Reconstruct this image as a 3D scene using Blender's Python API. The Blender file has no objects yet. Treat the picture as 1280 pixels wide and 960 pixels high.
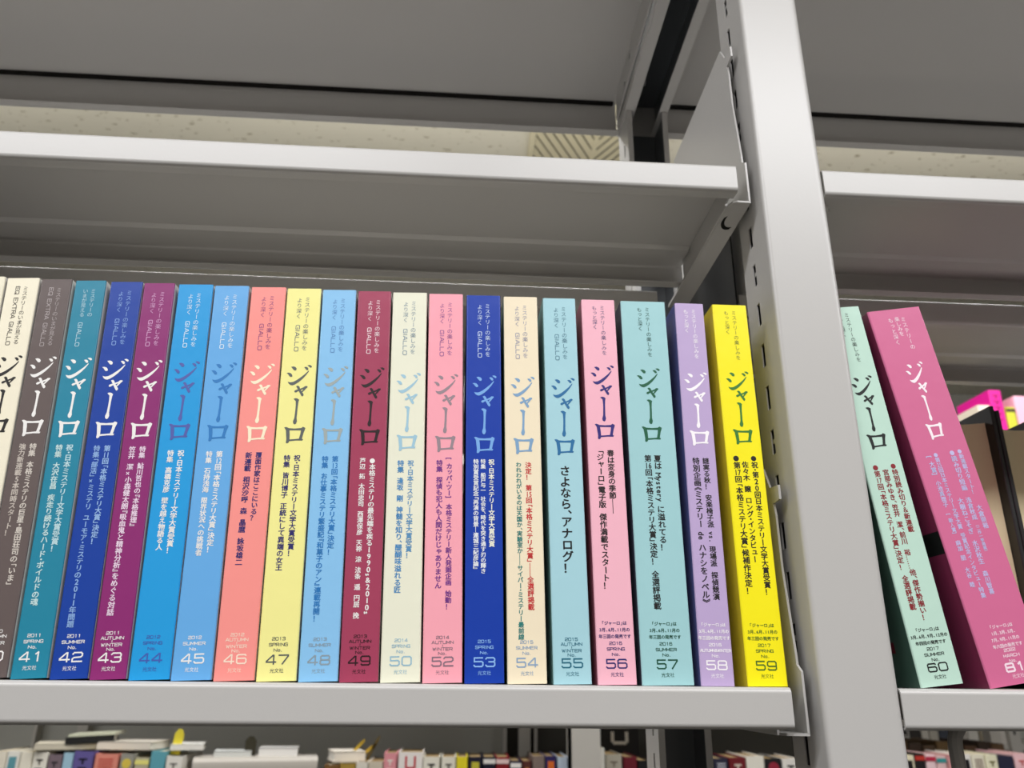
import bpy, math, random
from mathutils import Matrix, Vector
random.seed(7)
scene = bpy.context.scene
COL = scene.collection

# ------------------------------------------------------------------ camera
F_PX, YAW, PITCH, ROLL = 1000.0, 0.06249, 0.35807, 0.00968
CAM = Vector((0.0, -0.40736, 0.0006))
def camera():
    cy, sy, cp, sp = math.cos(YAW), math.sin(YAW), math.cos(PITCH), math.sin(PITCH)
    fwd = Vector((sy*cp, cy*cp, sp)); r = Vector((cy, -sy, 0)); u = r.cross(fwd)
    r2 = math.cos(ROLL)*r + math.sin(ROLL)*u
    u2 = -math.sin(ROLL)*r + math.cos(ROLL)*u
    cd = bpy.data.cameras.new('camera'); co = bpy.data.objects.new('camera', cd); COL.objects.link(co)
    m = Matrix.Identity(4)
    for i in range(3):
        m[i][0], m[i][1], m[i][2], m[i][3] = r2[i], u2[i], -fwd[i], CAM[i]
    co.matrix_world = m
    cd.sensor_width = 36.0; cd.lens = F_PX*36.0/1280.0
    cd.clip_start = 0.01; cd.clip_end = 50
    cd.dof.use_dof = True; cd.dof.focus_distance = 0.425; cd.dof.aperture_fstop = 13.0
    scene.camera = co
camera()

# ------------------------------------------------------------------ light and exposure
scene.view_settings.view_transform = 'Standard'
scene.view_settings.look = 'None'
scene.view_settings.exposure = 0.0
scene.view_settings.gamma = 1.0
scene.view_settings.use_curve_mapping = False
w = bpy.data.worlds.new('world'); scene.world = w; w.use_nodes = True
w.node_tree.nodes['Background'].inputs[0].default_value = (1.0, 0.97, 0.92, 1)
w.node_tree.nodes['Background'].inputs[1].default_value = 0.15
CEIL, FLOOR = 1.25, -1.30
def tube_lamp(x, y, power, sx=1.25, sy=0.22, col=(0.985, 0.985, 1.0)):
    l = bpy.data.lights.new('ceiling_lamp_or_fill', 'AREA'); l.shape = 'RECTANGLE'; l.size = sx; l.size_y = sy
    l.energy = power; l.color = col
    o = bpy.data.objects.new('ceiling_lamp_or_fill', l); COL.objects.link(o); o.location = (x, y, CEIL-0.03)
FRONT_P, REAR_P = 24.5, 17.0
for x in (-2.1, -0.7, 0.7, 2.1):
    tube_lamp(x, -1.05, FRONT_P, 1.25, 0.20)
for x in (-1.5, -0.1, 1.3):
    tube_lamp(x, 0.83, REAR_P)
def ceiling_fill(x, y, power):      # unseen upward fill light, added to brighten the ceiling
    l = bpy.data.lights.new('ceiling_lamp_or_fill', 'AREA'); l.shape = 'RECTANGLE'; l.size = 1.25; l.size_y = 0.2
    l.energy = power; l.color = (1.0, 0.97, 0.90)
    o = bpy.data.objects.new('ceiling_lamp_or_fill', l); COL.objects.link(o); o.location = (x, y, CEIL-0.30); o.rotation_euler = (math.pi, 0, 0)
for x in (-1.5, -0.1, 1.3):
    ceiling_fill(x, 0.83, 3.0)
for x in (-0.8, 1.6):
    tube_lamp(x, 3.0, 10.0)

# ------------------------------------------------------------------ materials
def lin(c):
    c = c/255.0
    return c/12.92 if c <= 0.04045 else ((c+0.055)/1.055)**2.4
MATS = {}
def mat(name, rgb, rough=0.5, spec=0.5, bump=None, metal=0.0, fleck=None, coat=0.0):
    if name in MATS: return MATS[name]
    m = bpy.data.materials.new(name); m.use_nodes = True
    nt = m.node_tree; b = nt.nodes['Principled BSDF']
    b.inputs['Base Color'].default_value = (lin(rgb[0]), lin(rgb[1]), lin(rgb[2]), 1)
    b.inputs['Roughness'].default_value = rough
    b.inputs['Specular IOR Level'].default_value = spec
    b.inputs['Metallic'].default_value = metal
    b.inputs['Coat Weight'].default_value = coat; b.inputs['Coat Roughness'].default_value = 0.28
    tc = nt.nodes.new('ShaderNodeTexCoord')
    if bump:
        n = nt.nodes.new('ShaderNodeTexNoise'); n.inputs['Scale'].default_value = bump[0]; n.inputs['Detail'].default_value = 2
        bp = nt.nodes.new('ShaderNodeBump'); bp.inputs['Strength'].default_value = bump[1]; bp.inputs['Distance'].default_value = bump[2]
        nt.links.new(tc.outputs['Object'], n.inputs['Vector']); nt.links.new(n.outputs['Fac'], bp.inputs['Height'])
        nt.links.new(bp.outputs['Normal'], b.inputs['Normal'])
    if fleck:   # (scale vector, threshold, colour): short dark fissures of a mineral ceiling tile
        mp = nt.nodes.new('ShaderNodeMapping'); mp.inputs['Scale'].default_value = fleck[0]
        n = nt.nodes.new('ShaderNodeTexNoise'); n.inputs['Scale'].default_value = 1.0; n.inputs['Detail'].default_value = 3
        cr = nt.nodes.new('ShaderNodeValToRGB')
        cr.color_ramp.elements[0].position = fleck[1]; cr.color_ramp.elements[1].position = fleck[1]+0.05
        cr.color_ramp.elements[0].color = (lin(rgb[0]), lin(rgb[1]), lin(rgb[2]), 1)
        f = fleck[2]; cr.color_ramp.elements[1].color = (lin(f[0]), lin(f[1]), lin(f[2]), 1)
        nt.links.new(tc.outputs['Object'], mp.inputs['Vector']); nt.links.new(mp.outputs['Vector'], n.inputs['Vector'])
        nt.links.new(n.outputs['Fac'], cr.inputs['Fac']); nt.links.new(cr.outputs['Color'], b.inputs['Base Color'])
    MATS[name] = m
    return m
STEEL = mat('painted_steel', (188, 186, 183), 0.34, 0.5, (420, 0.05, 0.0005), coat=0.12)
STEEL_IN = mat('steel_inside', (150, 147, 140), 0.45, 0.5)
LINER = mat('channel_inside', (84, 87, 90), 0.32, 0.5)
SHADESTEEL = mat('shade_dark_steel', (13, 14, 14), 0.3, 0.5)  # steel blackened to stand for the shade deep between the bays
BOLT = mat('zinc_bolt', (190, 190, 190), 0.25, 0.5, metal=1.0)
GAPSHADE = mat('gap_shade', (22, 20, 18), 0.8, 0.2)  # near-black colour standing in for shade inside gaps and openings
PAPER = mat('page_paper', (222, 206, 170), 0.9, 0.1, (900, 0.1, 0.0005))
PAPERW = mat('white_paper', (236, 232, 222), 0.8, 0.2)
CEILM = mat('ceiling_tile', (234, 230, 214), 0.9, 0.1, fleck=((38, 95, 40), 0.635, (168, 158, 130)))
VENTM = mat('vent_enamel', (228, 220, 190), 0.5, 0.4)
WALLM = mat('wall_paint', (128, 123, 116), 0.9, 0.2)
FLOORM = mat('floor_vinyl', (58, 56, 53), 0.5, 0.4)
BLACKC = mat('black_boards', (22, 20, 20), 0.4, 0.5)

# ------------------------------------------------------------------ mesh helpers
class MB:
    def __init__(s): s.v = []; s.f = []; s.m = []
    def poly(s, pts, mi=0):
        b = len(s.v); s.v += [tuple(p) for p in pts]; s.f.append(tuple(range(b, b+len(pts)))); s.m.append(mi)
    def box(s, x0, x1, y0, y1, z0, z1, mi=0):
        b = len(s.v)
        s.v += [(x0,y0,z0),(x1,y0,z0),(x1,y1,z0),(x0,y1,z0),(x0,y0,z1),(x1,y0,z1),(x1,y1,z1),(x0,y1,z1)]
        for q in ((0,3,2,1),(4,5,6,7),(0,1,5,4),(1,2,6,5),(2,3,7,6),(3,0,4,7)):
            s.f.append(tuple(b+i for i in q)); s.m.append(mi)
    def prism(s, ring, to3, a, b, mi=0):      # ring: closed 2D polygon; to3(u,v,t) -> 3D
        n = len(ring); k = len(s.v)
        s.v += [to3(u, v, a) for u, v in ring] + [to3(u, v, b) for u, v in ring]
        s.f.append(tuple(k+i for i in reversed(range(n)))); s.m.append(mi)
        s.f.append(tuple(k+n+i for i in range(n))); s.m.append(mi)
        for i in range(n):
            j = (i+1) % n
            s.f.append((k+i, k+j, k+n+j, k+n+i)); s.m.append(mi)
    def sheet(s, path, th, to3, a, b, mi=None):   # bent sheet: open 2D path with thickness, swept from a to b
        n = len(path); off = []
        for i in range(n):
            p0 = path[max(i-1,0)]; p1 = path[min(i+1,n-1)]
            if 0 < i < n-1:
                d0 = Vector((path[i][0]-p0[0], path[i][1]-p0[1])).normalized(); d1 = Vector((p1[0]-path[i][0], p1[1]-path[i][1])).normalized()
                nn = Vector((-(d0.y+d1.y), d0.x+d1.x)).normalized(); c = max(0.4, nn.dot(Vector((-d0.y, d0.x))))
                off.append((path[i][0]+nn.x*th/c, path[i][1]+nn.y*th/c))
            else:
                d = Vector((p1[0]-p0[0], p1[1]-p0[1])).normalized()
                off.append((path[i][0]-d.y*th, path[i][1]+d.x*th))
        k = len(s.v)
        for t in (a, b):
            s.v += [to3(u, v, t) for u, v in path]; s.v += [to3(u, v, t) for u, v in off]
        A, B, C, D = k, k+n, k+2*n, k+3*n
        for i in range(n-1):
            mm = mi[i] if mi else 0
            for q in ((A+i,A+i+1,C+i+1,C+i),(B+i+1,B+i,D+i,D+i+1),(A+i+1,A+i,B+i,B+i+1),(C+i,C+i+1,D+i+1,D+i)):
                s.f.append(q); s.m.append(mm)
        for i in (0, n-1):
            s.f.append((A+i, C+i, D+i, B+i)); s.m.append((mi[0] if i == 0 else mi[-1]) if mi else 0)
    def cyl(s, p, ax, r, h, n=12, mi=0):
        ax = Vector(ax).normalized(); a = ax.orthogonal().normalized(); b = ax.cross(a); p = Vector(p)
        ring = [(math.cos(2*math.pi*i/n)*r, math.sin(2*math.pi*i/n)*r) for i in range(n)]
        s.prism(ring, lambda u, v, t: tuple(p+a*u+b*v+ax*t), 0, h, mi)
    def tube(s, pts, r, n=10):
        pts = [Vector(p) for p in pts]; k = len(s.v); up = Vector((0, 1, 0))
        for i, p in enumerate(pts):
            d = (pts[min(i+1, len(pts)-1)]-pts[max(i-1, 0)]).normalized(); a = d.cross(up).normalized(); b = d.cross(a)
            s.v += [tuple(p+a*math.cos(2*math.pi*j/n)*r+b*math.sin(2*math.pi*j/n)*r) for j in range(n)]
        for i in range(len(pts)-1):
            for j in range(n):
                q = (j+1) % n
                s.f.append((k+i*n+j, k+i*n+q, k+(i+1)*n+q, k+(i+1)*n+j)); s.m.append(0)
        s.f.append(tuple(k+j for j in range(n))); s.m.append(0)
        s.f.append(tuple(k+(len(pts)-1)*n+j for j in reversed(range(n)))); s.m.append(0)
    def build(s, name, mats, parent=None, smooth=True, loc=None):
        me = bpy.data.meshes.new(name); me.from_pydata(s.v, [], s.f)
        for m in (mats if isinstance(mats, (list, tuple)) else [mats]): me.materials.append(m)
        me.polygons.foreach_set('material_index', s.m)
        if smooth:
            me.polygons.foreach_set('use_smooth', [True]*len(s.f)); me.set_sharp_from_angle(angle=math.radians(28))
        me.update()
        o = bpy.data.objects.new(name, me); COL.objects.link(o)
        if smooth:
            wn = o.modifiers.new('weighted_normal', 'WEIGHTED_NORMAL'); wn.keep_sharp = True; wn.weight = 80
        if parent is not None: o.parent = parent
        if loc is not None: o.location = loc
        return o
YZ = lambda u, v, t: (t, u, v)      # profile in the Y-Z plane swept along X
XY = lambda u, v, t: (u, v, t)
XZ = lambda u, v, t: (u, t, v)
def arc(cx, cy, r, a0, a1, n=4):
    return [(cx+r*math.cos(math.radians(a0+(a1-a0)*i/n)), cy+r*math.sin(math.radians(a0+(a1-a0)*i/n))) for i in range(n+1)]
def tag(o, label, cat, group=None):
    o['label'] = label; o['category'] = cat
    if group: o['group'] = group
    return o
def thing(name, label, cat, loc=(0,0,0), rot=(0,0,0), group=None):
    o = bpy.data.objects.new(name, None); COL.objects.link(o); o.empty_display_size = 0.02
    o.location = loc; o.rotation_euler = rot
    return tag(o, label, cat, group)
def struct(name, mb, m):
    o = mb.build(name, m, smooth=False); o['kind'] = 'structure'; return o

# ------------------------------------------------------------------ room
RX0, RX1, RY0, RY1 = -4.2, 4.2, -1.75, 4.6
b = MB(); b.box(RX0, RX1, RY0, RY1, FLOOR-0.1, FLOOR); struct('floor', b, FLOORM)
b = MB(); b.box(RX0, RX1, RY0, RY1, CEIL, CEIL+0.1); struct('ceiling', b, CEILM)
b = MB(); b.box(RX0-0.1, RX0, RY0, RY1, FLOOR, CEIL); struct('wall_left', b, WALLM)
b = MB(); b.box(RX1, RX1+0.1, RY0, RY1, FLOOR, CEIL); struct('wall_right', b, WALLM)
b = MB(); b.box(RX0, RX1, RY1, RY1+0.1, FLOOR, CEIL); struct('wall_back', b, WALLM)
b = MB(); b.box(RX0, RX1, RY0-0.1, RY0, FLOOR, CEIL); struct('wall_front', b, WALLM)

# square air vent in the ceiling: frame and V-shaped louvre blades meeting on a middle rib
def ceiling_vent():
    v = thing('ceiling_vent', 'cream ceiling air vent with slanting louvres glimpsed between top shelf and canopy', 'vent', (0.300, 1.24, CEIL))
    b = MB(); W = 0.162
    for x0, x1, y0, y1 in ((-W, W, -W, -W+0.014), (-W, W, W-0.014, W), (-W, -W+0.014, -W, W), (W-0.014, W, -W, W)):
        b.box(x0, x1, y0, y1, -0.012, 0)
    b.build('frame', VENTM, v, smooth=False)
    b = MB(); b.box(-0.148, 0.148, -0.148, 0.148, -0.0015, -0.0002); b.build('duct_shade', GAPSHADE, v, smooth=False)
    b = MB(); b.box(-0.005, 0.005, -0.148, 0.148, -0.012, -0.002); b.build('middle_rib', VENTM, v, smooth=False)
    for k in range(-5, 12):
        yc = -0.165+0.040*k
        for sx in (-1, 1):
            b = MB()
            # blade runs from the middle rib outwards and back; clipped to the frame
            pts = []
            for d in (0.0, 0.0345):
                x_in, y_in = 0.004, yc+d; x_out = 0.147; y_out = yc+d-0.247
                pts.append(((x_in, y_in), (x_out, y_out)))
            def clip(p, q):
                (x0, y0), (x1, y1) = p, q
                t0, t1 = 0.0, 1.0
                for lo, hi in ((-0.147, 0.147),):
                    dy = y1-y0
                    ta, tb = sorted(((lo-y0)/dy, (hi-y0)/dy)); t0 = max(t0, ta); t1 = min(t1, tb)
                if t1-t0 < 0.05: return None
                return (x0+(x1-x0)*t0, y0+(y1-y0)*t0), (x0+(x1-x0)*t1, y0+(y1-y0)*t1)
            A = clip(*pts[0]); B = clip(*pts[1])
            if A and B:
                ring = [(sx*A[0][0], A[0][1]), (sx*A[1][0], A[1][1]), (sx*B[1][0], B[1][1]), (sx*B[0][0], B[0][1])]
                n = len(b.v)
                zz = (-0.011, -0.011, -0.0085, -0.0085)
                b.v += [(p[0], p[1], z) for p, z in zip(ring, zz)]; b.v += [(p[0], p[1], z+0.0015) for p, z in zip(ring, zz)]
                for q in ((0,1,2,3),(7,6,5,4),(0,4,5,1),(1,5,6,2),(2,6,7,3),(3,7,4,0)): b.f.append(tuple(n+i for i in q)); b.m.append(0)
            if b.f: b.build('louvre_blade', VENTM, v, smooth=False)
ceiling_vent()

# ------------------------------------------------------------------ steel stack: frames, shelves, brackets, canopies
H = 0.2842 + 0.0192          # deck height of the shelf above (deck of the journals' shelf is z = 0)
LIP = 0.0192
SLOTS = [-0.00973+0.02693*k for k in range(-8, 20)]
def slotted_side(b, x0, x1, y0, y1, ys0, ys1, z0, z1):
    b.box(x0, x1, y0, ys0, z0, z1); b.box(x0, x1, ys1, y1, z0, z1)
    zc = z0
    for k, s in enumerate(SLOTS):
        if s > zc: b.box(x0, x1, ys0, ys1, zc, s)
        b2 = s+0.0145
        if k % 4 == 1: b.box(x0, x1, ys0, (ys0+ys1)/2-0.0002, s+0.006, s+0.0085)     # waisted slot
        zc = b2
    b.box(x0, x1, ys0, ys1, zc, z1)
def upright_frame(dx, label):
    f = thing('upright_frame', label, 'shelf frame', (dx, 0, FLOOR), group=None)
    Z = -FLOOR
    ZB, ZT = 0.0, 0.5440+Z
    z = lambda t: t+Z
    t = 0.0015
    # front post: face with rounded corners, slotted left side, plain right side
    b = MB()
    path = [(0.178, 0.006)] + [p for p in arc(0.178+0.0026, 0.0026, 0.0026, 180, 270, 5)] + [(0.213, 0.0)] + arc(0.2145, 0.0035, 0.0035, 270, 360, 4) + [(0.218, 0.0048)]
    b.sheet(path, t, lambda u, v, w_: (u, v, w_), ZB, ZT)
    b.v = list(b.v)
    b2 = MB(); 
    global SLOTS
    keep = SLOTS; SLOTS = [s+Z for s in keep]
    slotted_side(b, 0.178, 0.1788, 0.006, 0.042, 0.0226, 0.0274, ZB, ZT)
    slotted_side(b, 0.2050, 0.2050+t, 0.0015, 0.042, 0.0226, 0.0274, ZB, ZT)
    b.box(0.1795, 0.205, 0.0405, 0.042, ZB, ZT); b.box(0.178, 0.2065, 0.002, 0.042, ZT, ZT+0.0015)
    b.build('front_post', STEEL, f)
    b = MB(); b.box(0.1812, 0.2032, 0.006, 0.0385, ZB+0.002, ZT-0.002); b.build('slot_shade_core', LINER, f, smooth=False)  # dark filler added so that the slots look unlit inside
    # rear post: channel open towards the front
    b = MB()
    ZR = 0.5465+Z
    slotted_side(b, 0.155, 0.155+t, 0.247, 0.290, 0.262, 0.2665, ZB, ZR)
    slotted_side(b, 0.1945, 0.1945+t, 0.247, 0.290, 0.262, 0.2665, ZB, ZR)
    b.box(0.1565, 0.1945, 0.290-t, 0.290, ZB, ZR)
    b.box(0.1565, 0.160, 0.247, 0.2485, ZB, ZR); b.box(0.191, 0.1945, 0.247, 0.2485, ZB, ZR)
    b.build('rear_post', STEEL, f)
    b = MB(); b.box(0.1567, 0.1943, 0.2868, 0.2884, ZB, ZR); b.box(0.1567, 0.1578, 0.2490, 0.2868, ZB, ZR); b.box(0.1932, 0.1943, 0.2490, 0.2868, ZB, ZR)
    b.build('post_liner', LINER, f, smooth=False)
    SLOTS = keep
    # top rail: channel open downwards with return lips
    b = MB()
    path = [(0.1640, 0.547), (0.1535, 0.547), (0.1535, 0.5885), (0.1975, 0.5885), (0.1975, 0.547), (0.1885, 0.547)]
    b.sheet([(u, z(v)) for u, v in path][::-1], t, XZ, 0.0010, 0.2905)
    b.box(0.155, 0.196, 0.2885, 0.290, z(0.547), z(0.587))
    b.build('top_rail', STEEL, f)
    b = MB(); b.box(0.1552, 0.1958, 0.0445, 0.2880, z(0.5855), z(0.5868)); b.box(0.1552, 0.1562, 0.0445, 0.2880, z(0.549), z(0.5855)); b.box(0.1948, 0.1958, 0.0445, 0.2880, z(0.549), z(0.5855))
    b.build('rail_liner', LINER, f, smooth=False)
    for (x, y, zz, ax) in ((0.1535, 0.232, 0.5665, (-1, 0, 0)), (0.1535, 0.205, 0.5765, (-1, 0, 0)), (0.1640, 0.215, 0.5545, (1, 0, 0))):
        b = MB(); b.cyl((x, y, z(zz)), ax, 0.0035, 0.003, 6); b.build('bolt', BOLT, f)
    return f
upright_frame(0.0, 'pale grey steel upright with slotted side standing between the two shelf bays')
upright_frame(-0.960, 'pale grey steel upright at the far left end of the near stack')
upright_frame(0.935, 'pale grey steel upright at the far right end of the near stack')

def shelf(x0, x1, y0, y1, ztop, label, group=None, lip=LIP, fl=0.0095):
    d = y1-y0; s = thing('steel_shelf', label, 'shelf', (x0, y0, ztop), group=group)
    r = 0.0028; L = x1-x0
    path = [(fl, -lip+0.0006), (r, -lip)] + arc(r, -lip+r, r, 270, 180, 4)[1:] + arc(r, -r, r, 180, 90, 5)
    path += arc(d-r, -r, r, 90, 0, 5) + arc(d-r, -lip+r, r, 0, -90, 4) + [(d-fl, -lip+0.0006)]
    b = MB(); b.sheet(path[::-1], 0.001, YZ, 0.0, L)
    b.build('deck', STEEL, s)
    for xa, xb in ((0.0005, 0.0015), (L-0.0015, L-0.0005)):      # folded end flaps under the deck
        b = MB(); b.box(xa, xb, 0.012, d-0.012, -lip+0.004, -0.0012); b.build('end_flap', STEEL, s, smooth=False)
    b = MB()                                                      # stiffening rib pressed along the back of the deck
    b.prism([(d-0.034, -0.0011), (d-0.031, -0.0034), (d-0.020, -0.0034), (d-0.017, -0.0011)], YZ, 0.002, L-0.002)
    b.build('stiffener', STEEL, s)
    return s
XL0, XL1, XR0, XR1 = -0.737, 0.1632, 0.2181, 1.086
DF = 0.131
shelf(XL0, XL1, 0, DF, 0.0, 'long grey shelf carrying the row of coloured paperbacks left of the upright')
shelf(XL0, XL1, 0, DF, H, 'empty grey shelf above the row of coloured paperbacks, left of the upright')
shelf(XR0, XR1, 0, DF, 0.0, 'grey shelf carrying the two leaning paperbacks right of the upright')
shelf(XR0, XR1, 0, DF, H, 'empty grey shelf above the two leaning paperbacks, right of the upright')
YB0, YB1 = 0.1325, 0.263
HB = 0.2642+LIP
shelf(XL0, 0.1442, YB0, 0.2895, HB, 'rear shelf seen from below behind the empty left shelf')
shelf(0.2080, XR1, YB0, YB1, HB, 'rear shelf seen from below behind the empty right shelf, above black books')
shelf(0.2080, XR1, YB0, YB1, 0.0, 'rear shelf carrying the black hardcovers behind the leaning pink paperback')

def canopy(x0, x1, label):
    s = thing('top_canopy', label, 'canopy', (x0, 0, 0.5890)); L = x1-x0; d = 0.290; lip = 0.0432
    fl = 0.011; r = 0.003
    path = [(fl, -lip+0.0006), (r, -lip)] + arc(r, -lip+r, r, 270, 180, 3)[1:] + arc(r, -r, r, 180, 90, 4)
    path += arc(d-r, -r, r, 90, 0, 4) + arc(d-r, -lip+r, r, 0, -90, 3) + [(d-fl, -lip+0.0006)]
    b = MB(); b.sheet(path[::-1], 0.001, YZ, 0.0, L); b.build('deck', STEEL, s)
    for xa in (0.0005, L-0.002):
        b = MB(); b.box(xa, xa+0.0015, 0.013, d-0.013, -lip+0.012, -0.0012); b.build('end_flap', STEEL, s, smooth=False)
    b = MB(); b.box(0.003, L-0.003, d-0.0062, d-0.0012, -0.0034, -0.0012); b.build('seam_shade', GAPSHADE, s, smooth=False)  # dark strip painting the shadow where deck meets rear lip
canopy(-0.737, 0.1525, 'grey top canopy seen from below at upper left')
canopy(0.1990, 1.086, 'grey top canopy seen from below at upper right')

def bracket(xp, side, z, label, back=False, dp=0.157, pm=None):
    pm = pm or STEEL
    # side -1: flange points left (carries a left-bay shelf); +1: mirrored. xp: plate plane
    s = thing('shelf_bracket', label, 'shelf bracket', (xp, 0.290 if back else 0, z), (0, 0, math.pi if back else 0)); t = 0.0012
    prof = [(0.0076, -0.0212), (0.0076, 0.0075), (0.0122, 0.0108), (0.0126, 0.0162), (0.0150, 0.035), (0.0182, 0.060), (0.0186, 0.088),
            (0.0202, 0.0950), (0.0108, 0.0957), (0.0108, 0.1035), (0.0228, 0.1045), (0.0300, 0.1172), (dp, 0.1172), (dp, -0.0212)]
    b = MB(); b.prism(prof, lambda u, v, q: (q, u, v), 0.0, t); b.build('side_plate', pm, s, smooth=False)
    if pm is SHADESTEEL:
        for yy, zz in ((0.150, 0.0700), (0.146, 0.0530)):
            c_ = MB(); c_.cyl((t, yy, zz), (1, 0, 0), 0.0016, 0.0012, 8); c_.build('glint_stud', BOLT, s)  # metal studs added to give bright glints on the darkened plate
    b = MB()                                        # bottom flange with rounded front corner and an up-turned edge
    X = lambda u: side*u + (0 if side > 0 else t)
    ring = [(0.0, 0.0076), (0.0085, 0.0076), (0.0112, 0.0088), (0.0128, 0.0125), (0.0130, dp), (0.0, dp)]
    ring = [(X(u), v) for u, v in ring]
    if side < 0: ring = ring[::-1]
    b.prism(ring, XY, -0.0222, -0.0210); b.build('bottom_flange', STEEL, s, smooth=False)
    b = MB(); xa, xb = sorted((X(0.0130), X(0.0142))); b.box(xa, xb, 0.0135, dp, -0.0222, -0.0198)
    b.build('flange_edge', STEEL, s, smooth=False)
    b = MB()                                        # crescent slit drawn as a dark patch for the shade inside it
    out = [(0.0058+0.0056*math.cos(math.radians(a)), 0.0290+0.0105*math.sin(math.radians(a))) for a in range(-20, 111, 13)]
    inn = [(0.0048+0.0050*math.cos(math.radians(a)), 0.0268+0.0098*math.sin(math.radians(a))) for a in range(110, -21, -13)]
    rg = [(X(u), v) for u, v in out+inn]
    if side < 0: rg = rg[::-1]
    b.prism(rg, XY, -0.02235, -0.0221); b.build('slit_shade', GAPSHADE, s, smooth=False)
bracket(0.1722, -1, 0.0, 'steel bracket hooked on the upright at the end of the coloured row')
bracket(0.1722, -1, H, 'steel bracket rising above the empty left shelf beside the upright')
bracket(0.2120, 1, 0.0, 'steel bracket under the shelf of the two leaning paperbacks')
bracket(0.2120, 1, H, 'steel bracket holding the empty right shelf, mostly behind the upright')

bracket(0.2066, -1, HB, 'steel bracket painted dark for the shade in the gap left of the upright, above the lilac paperback', True, 0.157, SHADESTEEL)

# grey rod book stop hanging below the right-hand shelf
def book_stop():
    s = thing('hanging_book_stop', 'dark grey bent rod book stop hanging below the right shelf', 'book stop', (0.262, 0.035, -0.0192))
    b = MB(); r = 0.0036; R = 0.013
    zt = 0.0040
    pts = [(0.095, 0, zt), (0.03, 0, zt), (R, 0, zt)] + [(R-R*math.sin(math.radians(a)), 0, zt-R+R*math.cos(math.radians(a))) for a in range(15, 91, 15)] + [(0.0006, 0, -0.05), (0.002, 0, -0.13)]
    b.tube(pts, r); b.build('rod', mat('rod_grey', (172, 170, 166), 0.4, 0.5), s)
    b = MB(); b.box(0.085, 0.12, -0.006, 0.006, 0.0005, 0.0180); b.build('clip', mat('rod_grey', (172, 170, 166)), s, smooth=False)
book_stop()

# ------------------------------------------------------------------ lettering
TITLE = [[(-404,103),(-283,81),(-171,124),(-112,210),(-136,300),(-219,309),(-276,258),(-346,172)],[(-626,466),(-516,450),(-405,487),(-329,584),(-325,666),(-413,686),(-481,625),(-540,533)],[(-532,977),(-465,1004),(-382,1013),(-246,990),(-57,884),(157,718),(371,534),(569,314),(560,385),(429,590),(243,815),(57,991),(-130,1120),(-266,1178),(-376,1158),(-473,1086)],[(317,123),(411,101),(496,145),(538,227),(512,287),(445,277),(387,209)],[(491,9),(613,-7),(704,48),(717,107),(674,150),(594,100)],[(-141,1527),(-89,1468),(128,1402),(344,1307),(424,1234),(535,1231),(559,1288),(484,1360),(389,1480),(273,1600),(228,1578),(322,1453),(364,1382),(185,1458),(50,1521),(-30,1581),(-101,1590)],[(-54,1234),(38,1202),(106,1257),(166,1401),(260,1554),(358,1684),(367,1759),(309,1819),(258,1774),(175,1632),(75,1445),(-2,1319)],[(-140,1961),(-43,1929),(67,1954),(146,2020),(118,2125),(96,2412),(88,2755),(77,3039),(107,3237),(69,3368),(5,3409),(-67,3355),(-88,3242),(-26,3042),(-4,2644),(1,2358),(-14,2100),(-83,2028)],[(-527,3582),(-437,3562),(-310,3615),(-257,3737),(-232,3949),(-219,4255),(-245,4406),(-328,4464),(-383,4426),(-370,4232),(-404,3954),(-429,3731)],[(-321,3626),(26,3650),(376,3623),(466,3553),(587,3617),(569,3702),(354,3742),(137,3737),(-273,3737)],[(587,3617),(569,3714),(510,3872),(450,4154),(437,4238),(297,4230),(324,4101),(361,3933),(380,3719)],[(-230,4256),(49,4237),(296,4214),(436,4227),(507,4236),(472,4309),(159,4301),(-237,4339)]]
def rr(x0, y0, x1, y1, c):
    return [(x0,y1-c),(x0+c,y1),(x1-c,y1),(x1,y1-c),(x1,y0+c),(x1-c,y0),(x0+c,y0),(x0,y0+c),(x0,y1-c)]
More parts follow.
